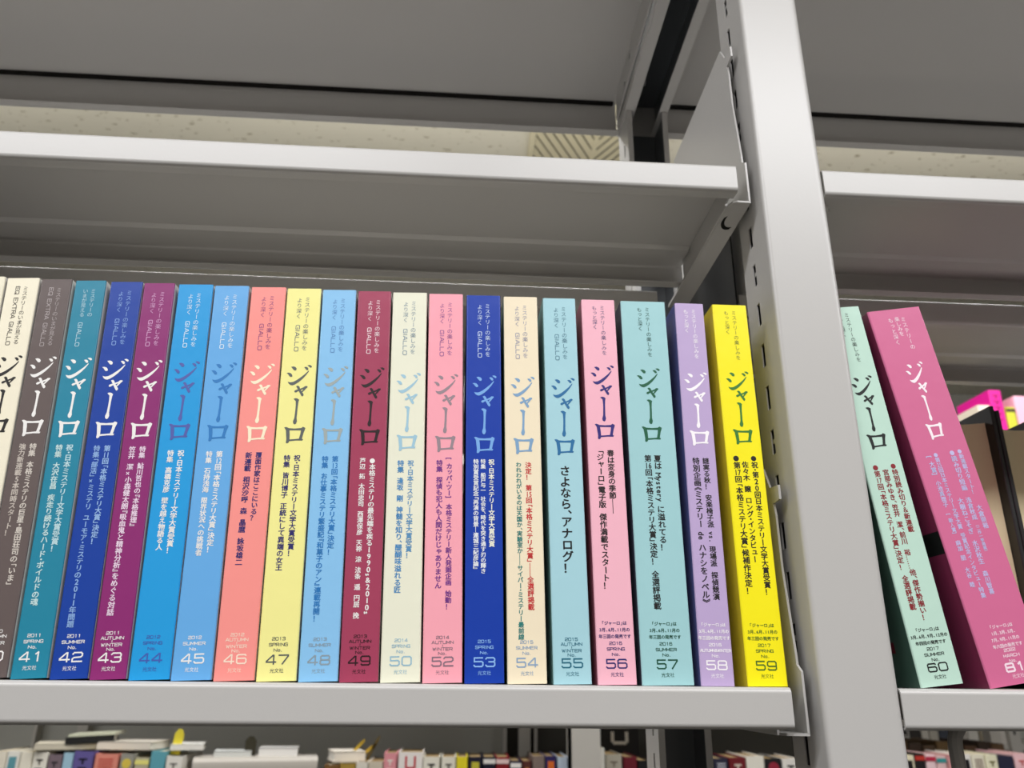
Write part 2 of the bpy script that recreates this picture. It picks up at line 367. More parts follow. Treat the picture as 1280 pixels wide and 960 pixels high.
STROKES = {   # squarish wide letterforms as pen strokes in a unit box
 '0': [rr(0,0,1,1,.16)], 'O': [rr(0,0,1,1,.16)], '1': [[(.3,.8),(.55,1),(.55,0)]],
 '2': [[(0,.84),(.14,1),(.86,1),(1,.86),(1,.64),(.86,.5),(.16,.44),(0,.3),(0,0),(1,0)]],
 '3': [[(0,.86),(.14,1),(.86,1),(1,.86),(1,.66),(.87,.53),(.35,.53)],[(.87,.53),(1,.4),(1,.14),(.86,0),(.14,0),(0,.14)]],
 '4': [[(.76,0),(.76,1),(.66,1),(0,.34),(0,.24),(1,.24)]],
 '5': [[(.96,1),(.05,1),(.05,.56),(.86,.58),(1,.45),(1,.14),(.86,0),(.14,0),(0,.14)]],
 '6': [[(.95,.9),(.85,1),(.14,1),(0,.86),(0,.14),(.14,0),(.86,0),(1,.14),(1,.44),(.86,.58),(0,.58)]],
 '7': [[(0,1),(1,1),(1,.9),(.4,0)]],
 '8': [rr(.03,.52,.97,1,.12), rr(0,0,1,.52,.12)],
 '9': [[(.05,.1),(.15,0),(.86,0),(1,.14),(1,.86),(.86,1),(.14,1),(0,.86),(0,.56),(.14,.42),(1,.42)]],
 'G': [[(1,.86),(.86,1),(.14,1),(0,.86),(0,.14),(.14,0),(1,0),(1,.46),(.55,.46)]], 'C': [[(1,.86),(.86,1),(.14,1),(0,.86),(0,.14),(.14,0),(.86,0),(1,.14)]],
 'I': [[(.5,0),(.5,1)]], 'A': [[(0,0),(.42,1),(.58,1),(1,0)],[(.18,.3),(.82,.3)]], 'L': [[(0,1),(0,0),(.95,0)]],
 'E': [[(1,1),(0,1),(0,0),(1,0)],[(0,.52),(.85,.52)]], 'Q': [rr(0,0,1,1,.16),[(.6,.3),(1.05,-.12)]],
 'X': [[(0,0),(1,1)],[(0,1),(1,0)]], 'T': [[(0,1),(1,1)],[(.5,1),(.5,0)]], 'H': [[(0,0),(0,1)],[(1,0),(1,1)],[(0,.5),(1,.5)]],
 'P': [[(0,0),(0,1),(.86,1),(1,.86),(1,.6),(.86,.46),(0,.46)]], 'R': [[(0,0),(0,1),(.86,1),(1,.86),(1,.6),(.86,.46),(0,.46)],[(.5,.46),(1,0)]],
 'S': [[(1,.86),(.86,1),(.14,1),(0,.86),(0,.64),(.14,.52),(.86,.48),(1,.36),(1,.14),(.86,0),(.14,0),(0,.14)]],
 'U': [[(0,1),(0,.14),(.14,0),(.86,0),(1,.14),(1,1)]], 'M': [[(0,0),(0,1),(.5,.25),(1,1),(1,0)]], 'N': [[(0,0),(0,1),(1,0),(1,1)]],
 'W': [[(0,1),(.26,0),(.5,.85),(.74,0),(1,1)]], 'o': [rr(.1,0,.9,.66,.12)], '.': [[(.2,0),(.45,0)]], '|': [[(.5,0),(.5,1)]],
 '&': [[(1,0),(.15,.8),(.3,1),(.6,1),(.7,.8),(.05,.35),(.05,.12),(.2,0),(.6,0),(1,.42)]], ' ': [],
}
GLYPH = {}
def load_glyphs(keys):
    tmp = []
    keys = set((c, False) for c, b_ in keys)
    for ch, bold in sorted(keys):
        cu = bpy.data.curves.new('glyph', 'FONT'); cu.body = ch; cu.size = 1.0; cu.resolution_u = 3; cu.fill_mode = 'FRONT'
        
        o = bpy.data.objects.new('glyph', cu); COL.objects.link(o); tmp.append((ch, bold, o, cu))
    dg = bpy.context.evaluated_depsgraph_get()
    for ch, bold, o, cu in tmp:
        me = bpy.data.meshes.new_from_object(o.evaluated_get(dg))
        GLYPH[(ch, bold)] = ([(v.co.x, v.co.y) for v in me.vertices], [tuple(p.vertices) for p in me.polygons])
        bpy.data.meshes.remove(me)
    for ch, bold, o, cu in tmp:
        bpy.data.objects.remove(o); bpy.data.curves.remove(cu)
ROT = set('ー「」『』〔〕[]《》（）―…～-')
HALF = set('「」『』〔〕[]《》、')
SMALLK = set('ャュョッァィゥェォっゃゅょ')
def tokens(s):
    out = []; i = 0
    while i < len(s):
        c = s[i]
        if c == '{': j = s.index('}', i); out.append(('combo', s[i+1:j])); i = j+1
        elif c == '<': j = s.index('>', i); out.append(('run', s[i+1:j])); i = j+1
        elif c == ' ': out.append(('sp', 0.5)); i += 1
        elif c == '　': out.append(('sp', 0.7)); i += 1
        else: out.append(('ch', c)); i += 1
    return out
def tlen(t):
    k, v = t
    return {'combo': 1.0, 'ch': 0.5 if v == '・' else 0.58 if v in HALF else 1.0}.get(k, v if k == 'sp' else 0.56*len(v) if k == 'run' else 1.0)
class Ink:
    """lettering laid out on a spine in millimetres: u from the left edge, v down from the top"""
    def __init__(s, w, h): s.w = w; s.h = h; s.v = []; s.f = []; s.m = []; s.mats = []; s.k = 0
    def mi(s, m):
        if m not in s.mats: s.mats.append(m)
        return s.mats.index(m)
    def add(s, pts, faces, mi):
        s.k = (s.k+1) % 9        # stagger overlapping strokes by microns so that they do not shade each other
        b = len(s.v); s.v += [(u/1000, -0.00005-0.000008*s.k, (s.h-v)/1000) for u, v in pts]
        for f in faces: s.f.append(tuple(b+i for i in f)); s.m.append(mi)
    def stroke(s, lines, u0, v0, du, dv, th, mi, rot=False):
        for L in lines:
            P = []
            for x, y in L:
                P.append((u0+(y-0.0)*du, v0+x*dv) if rot else (u0+x*du, v0-y*dv))
            for a, b in zip(P[:-1], P[1:]):
                d = Vector((b[0]-a[0], b[1]-a[1]))
                if d.length < 1e-6: continue
                d.normalize(); n = Vector((-d.y, d.x))*th/2; e = d*th*0.38
                s.add([(a[0]-e.x+n.x, a[1]-e.y+n.y), (b[0]+e.x+n.x, b[1]+e.y+n.y), (b[0]+e.x-n.x, b[1]+e.y-n.y), (a[0]-e.x-n.x, a[1]-e.y-n.y)], [(0,1,2,3)], mi)
    def latin(s, text, uc, v, wd, hh, th, m, gap=0.28):
        mi = s.mi(m); n = len(text); ws = [0.35 if c in 'I|.' else 0.45 if c == ' ' else 0.75 if c == 'o' else 1.0 for c in text]
        tot = sum(ws)+gap*(n-1); k = wd/tot; x = uc-wd/2
        for c, cw in zip(text, ws):
            s.stroke(STROKES[c], x, v, cw*k, hh, th, mi); x += (cw+gap)*k
    def latin_down(s, text, uc, v0, v1, hh, th, m, gap=0.28):
        mi = s.mi(m); n = len(text); ws = [0.3 if c == 'I' else 0.6 if c == ' ' else 1.0 for c in text]
        k = (v1-v0)/(sum(ws)+gap*(n-1)); y = v0
        for c, cw in zip(text, ws):
            s.stroke(STROKES[c], uc-hh/2, y, hh, cw*k, th, mi, rot=True); y += (cw+gap)*k
    def glyph(s, c, uc, vc, sx, sy, bold, mi, rot=False, centre=False):
        P, F = GLYPH[(c, False)]
        if not P: return
        if centre:
            xs = [p[0] for p in P]; cx = (min(xs)+max(xs))/2
        else: cx = 0.5
        cyy = 0.37
        pts = []
        for x, y in P:
            x -= cx; y -= cyy
            if rot: x, y = y, -x
            pts.append((uc+x*sx, vc-y*sy))
        if not bold: s.add(pts, F, mi)
        else:
            e = 0.030*abs(sx)
            for ex, ey in ((-e, 0), (e, 0), (0, -e*0.7), (0, e*0.7)): s.add([(u+ex, v+ey) for u, v in pts], F, mi)
    def column(s, text, uc, v0, v1, m, bold=True, size=None):
        mi = s.mi(m); T = tokens(text); n = sum(tlen(t) for t in T); p = (v1-v0)/n; sz = size or min(p*1.02, 6.0); v = v0
        for t in T:
            k, c = t; L = tlen(t)*p
            if k == 'ch':
                vc = v+L/2
                if c in '「『〔[《': vc = v+L-p/2
                elif c in '」』〕]》、': vc = v+p/2
                if c == '●': s.glyph(c, uc, vc, sz*1.05, sz*1.05, False, mi)
                elif c in '、。': s.glyph(c, uc+sz*0.62, vc-sz*0.58, sz, sz, bold, mi)
                elif c in ROT: s.glyph(c, uc, vc, sz, p if c in '―…' else sz, bold and c != '―', mi, rot=True)
                elif c in SMALLK: s.glyph(c, uc+sz*0.08, vc-sz*0.1, sz, sz, bold, mi)
                elif ord(c) < 128: s.glyph(c, uc, vc, sz*1.1, sz*1.1, bold, mi, centre=True)
                else: s.glyph(c, uc, vc, sz, sz, bold, mi)
            elif k == 'combo':
                for i, d in enumerate(c): s.glyph(d, uc+(i-(len(c)-1)/2)*sz*0.47, v+L/2, sz*0.8, sz*1.12, bold, mi, centre=True)
            elif k == 'run':
                pitch = L/len(c); vv = v
                for d in c: s.glyph(d, uc-sz*0.02, vv+pitch/2, sz, sz*(1.0), bold, mi, rot=True, centre=True); vv += pitch
            v += L
    def row(s, text, uc, v, size, m, bold=False, pitch=None):
        mi = s.mi(m); wd = []
        for c in text: wd.append(0.6 if (ord(c) < 128 or c in '「」、') else 1.0)
        k = (pitch or size); x = uc-sum(wd)*k/2
        for c, q in zip(text, wd):
            xc = x+q*k/2
            if c == '「': s.glyph(c, xc-0.28*size, v-0.37*size, size, size, bold, mi)
            elif c == '」': s.glyph(c, xc+0.28*size, v-0.37*size, size, size, bold, mi)
            elif c == '、': s.glyph(c, xc+0.25*size, v-0.37*size, size, size, bold, mi)
            else: s.glyph(c, xc, v-0.37*size, size, size, bold, mi, centre=ord(c) < 128)
            x += q*k
    def build(s, name, parent):
        if not s.v: return None
        me = bpy.data.meshes.new(name); me.from_pydata(s.v, [], s.f)
        for m in s.mats: me.materials.append(m)
        me.polygons.foreach_set('material_index', s.m); me.update()
        o = bpy.data.objects.new(name, me); COL.objects.link(o); o.parent = parent; return o
def ink(rgb): return mat('ink_%d_%d_%d' % rgb, rgb, 0.42, 0.45)

WHITE, CREAM, BLACK, NAVY = (240, 238, 235), (246, 234, 200), (26, 24, 26), (42, 40, 110)
TAG_MORE = [('ミステリーの楽しみを', 1, 0), ('もっと深く', 2, 0)]
J = []   # the journals: one dictionary each
def j(**k): J.append(k)
CONG = '祝・日本ミステリー文学大賞受賞！'
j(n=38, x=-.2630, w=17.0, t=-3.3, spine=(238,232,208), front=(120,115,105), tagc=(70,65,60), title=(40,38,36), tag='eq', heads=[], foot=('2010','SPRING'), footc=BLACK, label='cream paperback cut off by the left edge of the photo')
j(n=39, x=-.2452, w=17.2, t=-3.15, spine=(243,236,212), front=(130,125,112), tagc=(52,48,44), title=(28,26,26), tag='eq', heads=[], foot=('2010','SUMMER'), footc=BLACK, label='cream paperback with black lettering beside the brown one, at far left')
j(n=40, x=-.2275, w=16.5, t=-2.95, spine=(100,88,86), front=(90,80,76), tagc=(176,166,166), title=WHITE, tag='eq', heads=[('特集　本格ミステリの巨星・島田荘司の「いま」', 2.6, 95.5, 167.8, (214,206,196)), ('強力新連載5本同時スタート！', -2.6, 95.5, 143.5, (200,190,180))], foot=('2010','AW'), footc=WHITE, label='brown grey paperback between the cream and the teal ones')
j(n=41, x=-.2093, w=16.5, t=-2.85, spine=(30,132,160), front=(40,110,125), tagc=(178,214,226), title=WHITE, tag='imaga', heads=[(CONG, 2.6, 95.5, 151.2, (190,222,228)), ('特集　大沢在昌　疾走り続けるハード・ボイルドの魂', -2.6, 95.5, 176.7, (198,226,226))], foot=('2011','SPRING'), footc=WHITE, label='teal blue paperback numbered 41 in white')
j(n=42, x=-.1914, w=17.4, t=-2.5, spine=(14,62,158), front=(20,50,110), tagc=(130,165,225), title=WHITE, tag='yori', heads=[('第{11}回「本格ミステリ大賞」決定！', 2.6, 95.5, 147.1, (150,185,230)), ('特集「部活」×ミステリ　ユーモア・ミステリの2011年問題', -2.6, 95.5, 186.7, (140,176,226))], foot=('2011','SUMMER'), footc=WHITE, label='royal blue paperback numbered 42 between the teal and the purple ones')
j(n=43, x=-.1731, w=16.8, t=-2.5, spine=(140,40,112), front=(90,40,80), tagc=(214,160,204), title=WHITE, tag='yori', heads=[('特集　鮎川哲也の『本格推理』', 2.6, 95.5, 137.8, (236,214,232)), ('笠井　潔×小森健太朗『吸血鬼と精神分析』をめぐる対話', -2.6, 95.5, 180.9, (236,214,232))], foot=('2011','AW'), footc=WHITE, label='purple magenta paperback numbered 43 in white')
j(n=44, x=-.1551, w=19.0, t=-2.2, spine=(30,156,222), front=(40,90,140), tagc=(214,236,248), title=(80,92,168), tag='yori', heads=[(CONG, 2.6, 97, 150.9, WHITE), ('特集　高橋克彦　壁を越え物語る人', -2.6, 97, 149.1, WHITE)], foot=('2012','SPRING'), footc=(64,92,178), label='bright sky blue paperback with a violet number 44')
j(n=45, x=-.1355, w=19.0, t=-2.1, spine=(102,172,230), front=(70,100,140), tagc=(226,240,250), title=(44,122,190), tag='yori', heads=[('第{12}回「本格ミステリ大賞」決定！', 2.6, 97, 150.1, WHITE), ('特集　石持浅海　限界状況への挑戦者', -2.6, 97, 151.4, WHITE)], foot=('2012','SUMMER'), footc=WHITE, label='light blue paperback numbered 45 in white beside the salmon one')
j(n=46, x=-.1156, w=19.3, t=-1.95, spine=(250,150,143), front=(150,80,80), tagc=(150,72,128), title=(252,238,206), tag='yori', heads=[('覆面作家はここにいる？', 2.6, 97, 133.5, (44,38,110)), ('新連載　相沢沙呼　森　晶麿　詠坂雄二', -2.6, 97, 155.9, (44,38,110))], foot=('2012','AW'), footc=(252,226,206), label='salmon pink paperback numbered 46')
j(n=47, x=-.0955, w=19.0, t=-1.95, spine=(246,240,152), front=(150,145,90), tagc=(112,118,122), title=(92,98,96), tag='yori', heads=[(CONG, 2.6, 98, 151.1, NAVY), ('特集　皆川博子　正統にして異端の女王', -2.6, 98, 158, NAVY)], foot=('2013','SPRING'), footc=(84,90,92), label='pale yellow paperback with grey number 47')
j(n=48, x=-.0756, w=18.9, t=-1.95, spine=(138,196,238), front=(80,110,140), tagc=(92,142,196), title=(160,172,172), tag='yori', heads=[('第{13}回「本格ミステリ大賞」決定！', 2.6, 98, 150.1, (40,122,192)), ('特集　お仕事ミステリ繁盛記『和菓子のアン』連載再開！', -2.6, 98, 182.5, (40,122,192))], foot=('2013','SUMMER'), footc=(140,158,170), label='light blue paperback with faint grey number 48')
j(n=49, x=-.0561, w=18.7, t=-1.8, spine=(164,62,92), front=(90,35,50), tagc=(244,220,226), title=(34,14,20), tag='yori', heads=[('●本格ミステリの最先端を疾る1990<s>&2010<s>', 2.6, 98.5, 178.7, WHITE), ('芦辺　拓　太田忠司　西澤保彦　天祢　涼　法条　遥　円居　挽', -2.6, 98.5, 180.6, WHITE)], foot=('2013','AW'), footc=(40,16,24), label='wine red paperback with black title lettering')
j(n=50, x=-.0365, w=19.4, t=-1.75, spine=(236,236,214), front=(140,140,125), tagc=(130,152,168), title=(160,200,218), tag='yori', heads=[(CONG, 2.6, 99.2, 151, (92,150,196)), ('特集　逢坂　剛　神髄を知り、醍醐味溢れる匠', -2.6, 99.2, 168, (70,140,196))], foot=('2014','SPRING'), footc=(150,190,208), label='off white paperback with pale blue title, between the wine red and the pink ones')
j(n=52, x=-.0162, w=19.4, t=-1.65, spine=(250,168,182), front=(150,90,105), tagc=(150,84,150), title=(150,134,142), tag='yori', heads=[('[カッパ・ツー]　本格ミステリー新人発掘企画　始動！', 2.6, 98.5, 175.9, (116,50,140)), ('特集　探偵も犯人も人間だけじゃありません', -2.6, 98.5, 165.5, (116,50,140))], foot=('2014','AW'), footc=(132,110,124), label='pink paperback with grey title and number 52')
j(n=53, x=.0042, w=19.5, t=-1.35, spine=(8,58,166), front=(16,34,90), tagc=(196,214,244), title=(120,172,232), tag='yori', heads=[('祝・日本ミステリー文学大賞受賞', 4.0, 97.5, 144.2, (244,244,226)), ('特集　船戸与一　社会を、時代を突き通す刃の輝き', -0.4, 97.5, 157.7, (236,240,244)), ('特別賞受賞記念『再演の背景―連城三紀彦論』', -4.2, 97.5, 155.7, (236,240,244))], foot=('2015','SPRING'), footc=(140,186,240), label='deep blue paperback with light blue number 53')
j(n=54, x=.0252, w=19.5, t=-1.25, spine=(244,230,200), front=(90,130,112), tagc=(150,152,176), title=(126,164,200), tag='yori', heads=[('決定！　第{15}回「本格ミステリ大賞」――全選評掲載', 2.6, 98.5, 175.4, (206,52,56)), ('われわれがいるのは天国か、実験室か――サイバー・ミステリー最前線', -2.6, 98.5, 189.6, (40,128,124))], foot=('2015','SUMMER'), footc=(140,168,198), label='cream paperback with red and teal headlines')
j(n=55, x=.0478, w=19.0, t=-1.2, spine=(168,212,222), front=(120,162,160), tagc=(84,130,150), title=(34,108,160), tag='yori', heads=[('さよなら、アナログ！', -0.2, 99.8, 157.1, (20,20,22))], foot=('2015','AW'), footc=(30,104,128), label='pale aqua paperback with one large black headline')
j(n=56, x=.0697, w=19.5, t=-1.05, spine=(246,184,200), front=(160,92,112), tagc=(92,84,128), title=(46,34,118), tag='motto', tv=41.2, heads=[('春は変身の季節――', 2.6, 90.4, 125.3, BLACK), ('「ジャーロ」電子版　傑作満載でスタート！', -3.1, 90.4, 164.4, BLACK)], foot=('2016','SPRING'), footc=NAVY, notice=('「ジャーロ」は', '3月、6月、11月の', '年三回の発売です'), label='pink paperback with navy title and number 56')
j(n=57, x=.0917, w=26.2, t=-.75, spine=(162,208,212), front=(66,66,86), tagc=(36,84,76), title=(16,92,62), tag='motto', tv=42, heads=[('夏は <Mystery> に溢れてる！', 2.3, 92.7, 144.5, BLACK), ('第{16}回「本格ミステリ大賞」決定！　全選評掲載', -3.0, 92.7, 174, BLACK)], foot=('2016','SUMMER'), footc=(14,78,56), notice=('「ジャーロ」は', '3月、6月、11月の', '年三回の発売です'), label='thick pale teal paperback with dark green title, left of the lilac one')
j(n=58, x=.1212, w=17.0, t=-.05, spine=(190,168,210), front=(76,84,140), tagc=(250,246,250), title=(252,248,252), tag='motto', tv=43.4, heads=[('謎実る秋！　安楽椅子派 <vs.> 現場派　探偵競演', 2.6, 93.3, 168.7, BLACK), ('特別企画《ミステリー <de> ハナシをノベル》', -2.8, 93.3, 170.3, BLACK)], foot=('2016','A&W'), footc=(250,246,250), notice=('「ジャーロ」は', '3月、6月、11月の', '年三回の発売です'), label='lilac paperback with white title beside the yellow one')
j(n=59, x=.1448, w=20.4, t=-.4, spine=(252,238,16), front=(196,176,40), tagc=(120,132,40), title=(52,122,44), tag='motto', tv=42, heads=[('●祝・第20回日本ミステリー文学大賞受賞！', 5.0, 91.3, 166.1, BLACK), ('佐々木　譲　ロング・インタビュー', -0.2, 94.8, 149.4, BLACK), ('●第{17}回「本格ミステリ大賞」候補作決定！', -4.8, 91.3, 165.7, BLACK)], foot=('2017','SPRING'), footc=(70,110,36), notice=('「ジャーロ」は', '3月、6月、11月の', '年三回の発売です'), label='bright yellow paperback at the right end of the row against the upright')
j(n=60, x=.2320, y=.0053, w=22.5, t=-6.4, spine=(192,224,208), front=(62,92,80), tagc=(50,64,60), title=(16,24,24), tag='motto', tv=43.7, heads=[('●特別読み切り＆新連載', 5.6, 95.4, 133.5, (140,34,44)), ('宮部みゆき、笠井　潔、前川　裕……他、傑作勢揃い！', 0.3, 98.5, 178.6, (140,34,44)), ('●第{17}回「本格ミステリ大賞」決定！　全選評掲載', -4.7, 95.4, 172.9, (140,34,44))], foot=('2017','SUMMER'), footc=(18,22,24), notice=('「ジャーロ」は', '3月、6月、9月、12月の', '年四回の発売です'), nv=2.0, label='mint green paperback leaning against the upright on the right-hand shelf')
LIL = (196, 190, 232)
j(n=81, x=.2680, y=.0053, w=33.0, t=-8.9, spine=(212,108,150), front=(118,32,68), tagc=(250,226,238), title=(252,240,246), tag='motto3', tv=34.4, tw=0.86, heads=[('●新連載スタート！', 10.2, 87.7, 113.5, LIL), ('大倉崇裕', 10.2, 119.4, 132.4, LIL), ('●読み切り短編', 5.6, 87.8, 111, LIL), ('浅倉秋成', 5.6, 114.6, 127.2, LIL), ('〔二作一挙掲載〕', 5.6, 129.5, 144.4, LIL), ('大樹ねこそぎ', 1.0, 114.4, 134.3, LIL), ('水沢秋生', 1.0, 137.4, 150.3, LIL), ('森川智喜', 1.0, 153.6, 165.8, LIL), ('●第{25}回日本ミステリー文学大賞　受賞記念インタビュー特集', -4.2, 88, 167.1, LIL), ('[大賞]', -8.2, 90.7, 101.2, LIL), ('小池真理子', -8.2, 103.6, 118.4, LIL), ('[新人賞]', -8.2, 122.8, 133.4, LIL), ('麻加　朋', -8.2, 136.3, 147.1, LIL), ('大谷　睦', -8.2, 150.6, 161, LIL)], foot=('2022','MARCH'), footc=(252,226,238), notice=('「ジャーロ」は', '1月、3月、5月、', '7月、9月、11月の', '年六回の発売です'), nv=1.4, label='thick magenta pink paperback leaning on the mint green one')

def keys_for(d):
    K = set()
    for h in d['heads']:
        for k, c in tokens(h[0]):
            if k in ('ch', 'combo', 'run'):
                for q in c: K.add((q, q not in '●―'))
    for l in d.get('notice', ()):
        for c in l: K.add((c, False))
    return K
KEYS = set((c, False) for c in 'ミステリーのいまが見える楽しみをより深くもっと光文社')
for d in J: KEYS |= keys_for(d)
load_glyphs(KEYS)

BH, BD = 210.0, 0.148
def journal(d):
    w = d['w']/1000; h = BH/1000; D = BD; t = 0.00035
    root = thing('paperback_book', d['label'], 'book', (d['x'], d.get('y', 0.008), 0.0002), (0, math.radians(d['t']), 0), 'numbered journals on the shelf')
    r = 0.0009
    # wrap-around cover: front board (left), spine, back board (right)
    path = [(0, D)] + [(0, r)] + arc(r, r, r, 180, 270, 4)[1:] + [(w-r, 0)] + arc(w-r, r, r, 270, 360, 4)[1:] + [(w, D)]
    nl = len(path)-1
    mi = [1] + [0]*(nl-2) + [2]
    b = MB(); b.sheet(path, t, XY, 0.0, h, mi)
    sm = mat('spine_%d' % d['n'], d['spine'], 0.34, 0.5, (70, 0.10, 0.002))
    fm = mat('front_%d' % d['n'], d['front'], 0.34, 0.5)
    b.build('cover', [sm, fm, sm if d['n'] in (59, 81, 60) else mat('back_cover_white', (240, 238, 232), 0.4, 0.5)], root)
    b = MB(); b.box(t+0.00005, w-t-0.00005, t+0.0006, D-0.0008, 0.0004, h-0.0004); b.build('page_block', PAPERW, root, smooth=False)
    c = d['w']/2; TH = mat
    # tagline near the top
    k = Ink(d['w'], BH); m = ink(d['tagc']); tg = d['tag']
    if tg == 'eq':
        k.column('ミステリーのいまが見える', c+2.2, 5.2, 40.4, m, False); k.latin_down('EQ EXTRA GIALLO', c-2.0, 5.3, 40.6, 2.0, 0.34, m)
    elif tg == 'imaga':
        k.column('ミステリーの', c+2.2, 5.2, 22.5, m, False); k.column('いまが見える', c-2.0, 5.2, 22.5, m, False); k.latin_down('GIALLO', c-2.0, 26, 40, 2.0, 0.34, m)
    elif tg == 'yori':
        k.column('ミステリーの楽しみを', c+2.3, 5.2, 38.4, m, False, 3.2); k.column('より深く', c-2.1, 5.8, 19.0, m, False, 3.1); k.latin_down('GIALLO', c-2.1, 23.0, 38.6, 2.0, 0.36, m)
    elif tg == 'motto':
        k.column('ミステリーの楽しみを', c+2.2, 3.6, 35.0, m, False, 3.0); k.column('もっと深く', c-2.4, 3.9, 18.9, m, False, 3.0)
    else:
        k.column('ミステリーの', c+3.8, 5.3, 26.5, m, False, 3.2); k.column('楽しみを', c-0.1, 5.0, 17.5, m, False, 3.2); k.column('もっと深く', c-4.2, 5.3, 22.8, m, False, 3.2)
    k.build('tagline_lettering', root)
    # brush-written title
    k = Ink(d['w'], BH); m = k.mi(ink(d['title'])); tv = d.get('tv', 47.0 if d['n'] < 50 else 49.6); tw = d.get('tw', 0.98)
    sv = 0.97 if d['n'] >= 56 else 1.0
    if d['n'] == 81: sv = 1.04
    for P in TITLE:
        for eu, ev in ((-.09, 0), (.09, 0), (0, -.07), (0, .07)):
            k.add([(c+u/100*tw+eu, tv+v/100*sv+ev) for u, v in P], [tuple(range(len(P)))], m)
    k.build('title_lettering', root)
    # headline columns
    k = Ink(d['w'], BH)
    for s_, off, v0, v1, col in d['heads']:
        k.column(s_, c+off, v0, v1, ink(col), True)
    k.build('headline_lettering', root)
    # publishing notice
    nv = d.get('nv', 0.0)
    if 'notice' in d:
        k = Ink(d['w'], BH)
        for q, l in enumerate(d['notice']):
            k.row(l, c-0.2, 181.6+nv+q*3.2-(0.6 if len(d['notice']) == 4 else 0), 2.05, ink(d['footc']), True)
        k.build('notice_lettering', root)
        if len(d['notice']) == 4: nv += 2.2
    # issue block: year, season, number, publisher
    nq = nv; nv = nv*(0.85 if nv < 3 else 0.82)
    k = Ink(d['w'], BH); m = ink(d['footc']); yr, se = d['foot']; th = 0.26
    if se == 'AW':
        k.latin(yr, c, 189.6, 6.2, 1.35, th, m); k.latin('AUTUMN', c, 191.9, 10.6, 1.3, th, m); k.latin('|', c, 193.2, 0.5, 0.9, th, m); k.latin('WINTER', c, 195.0, 9.6, 1.3, th, m)
        k.latin('No.', c, 197.0, 4.0, 1.25, th, m)
    else:
        k.latin(yr, c, 191.2+nv, 6.2, 1.35, th, m); k.latin({'A&W': 'AUTUMN&WINTER'}.get(se, se), c, 193.9+nv, {'A&W': 15.6, 'SPRING': 8.8, 'MARCH': 8.6}.get(se, 10.4), 1.3, th, m)
        k.latin('No.', c, 196.4+nv, 4.0, 1.25, th, m)
    k.latin(str(d['n']), c, 202.2+nq*0.4, 10.2, 4.0 if nv == 0 else 3.7, 0.92 if d['n'] == 81 else 0.66, m, 0.32)
    k.row('光文社', c, 206.0+nq*0.25, 2.2, m, False)
    k.build('issue_lettering', root)
    if d['n'] == 81:      # printed patches on the front cover, facing left
        b = MB(); pm = mat('patch_black', (14, 12, 14), 0.4, 0.4)
        b.box(-0.00006, 0.0001, 0.0012, D-0.01, 0.068, 0.0800); b.build('cover_band', pm, root, smooth=False)
        b = MB(); b.cyl((-0.00006, 0.030, 0.094), (1, 0, 0), 0.008, 0.0001, 20); b.build('cover_dot', pm, root, smooth=False)
    if d['n'] == 60:
        b = MB(); b.box(-0.00006, 0.0001, 0.016, 0.024, 0.017, 0.0225); b.build('cover_mark', mat('patch_red', (110, 20, 40), 0.4, 0.4), root, smooth=False)
for d in J: journal(d)

# ------------------------------------------------------------------ black hardcovers on the rear shelf, fore-edges towards us
def black_hardcover(x, w, h, label):
    s = thing('hardcover_book', label, 'book', (x, 0.1605, 0.0002), (0, 0, 0), 'black hardcovers on the rear shelf'); D = 0.138; t = 0.0034
    for xa in (0.0, w-t):
        b = MB(); b.prism([(xa+0.0006, 0), (xa+t-0.0006, 0), (xa+t, 0.0006), (xa+t, D-0.003), (xa, D-0.003), (xa, 0.0006)], XY, 0, h)
        b.build('cover_board', BLACKC, s, smooth=False)
    b = MB(); ring = arc(w/2, D-0.020, w/2, 0, 180, 8); inner = arc(w/2, D-0.020, w/2-0.002, 180, 0, 8)
    b.sheet([(p[0], D-0.006+(p[1]-(D-0.020))*0.3) for p in ring], -0.002, XY, 0, h); b.build('spine', BLACKC, s)
    b = MB()
    fore = [(t+0.0004+(w-2*t-0.0008)*i/8, 0.009+0.006*math.sin(math.pi*i/8)) for i in range(9)]
    b.prism(fore+[(w-t-0.0004, D-0.006), (t+0.0004, D-0.006)], XY, 0.004, h-0.0112); b.build('page_block', PAPER, s)
for x, w, h, l in ((0.3660, 0.0482, 0.2075, 'black hardcover with cream fore-edge just right of the leaning pink paperback'),
                   (0.4147, 0.045, 0.2040, 'black hardcover with cream fore-edge at the right edge of the photo')):
    black_hardcover(x, w, h, l)

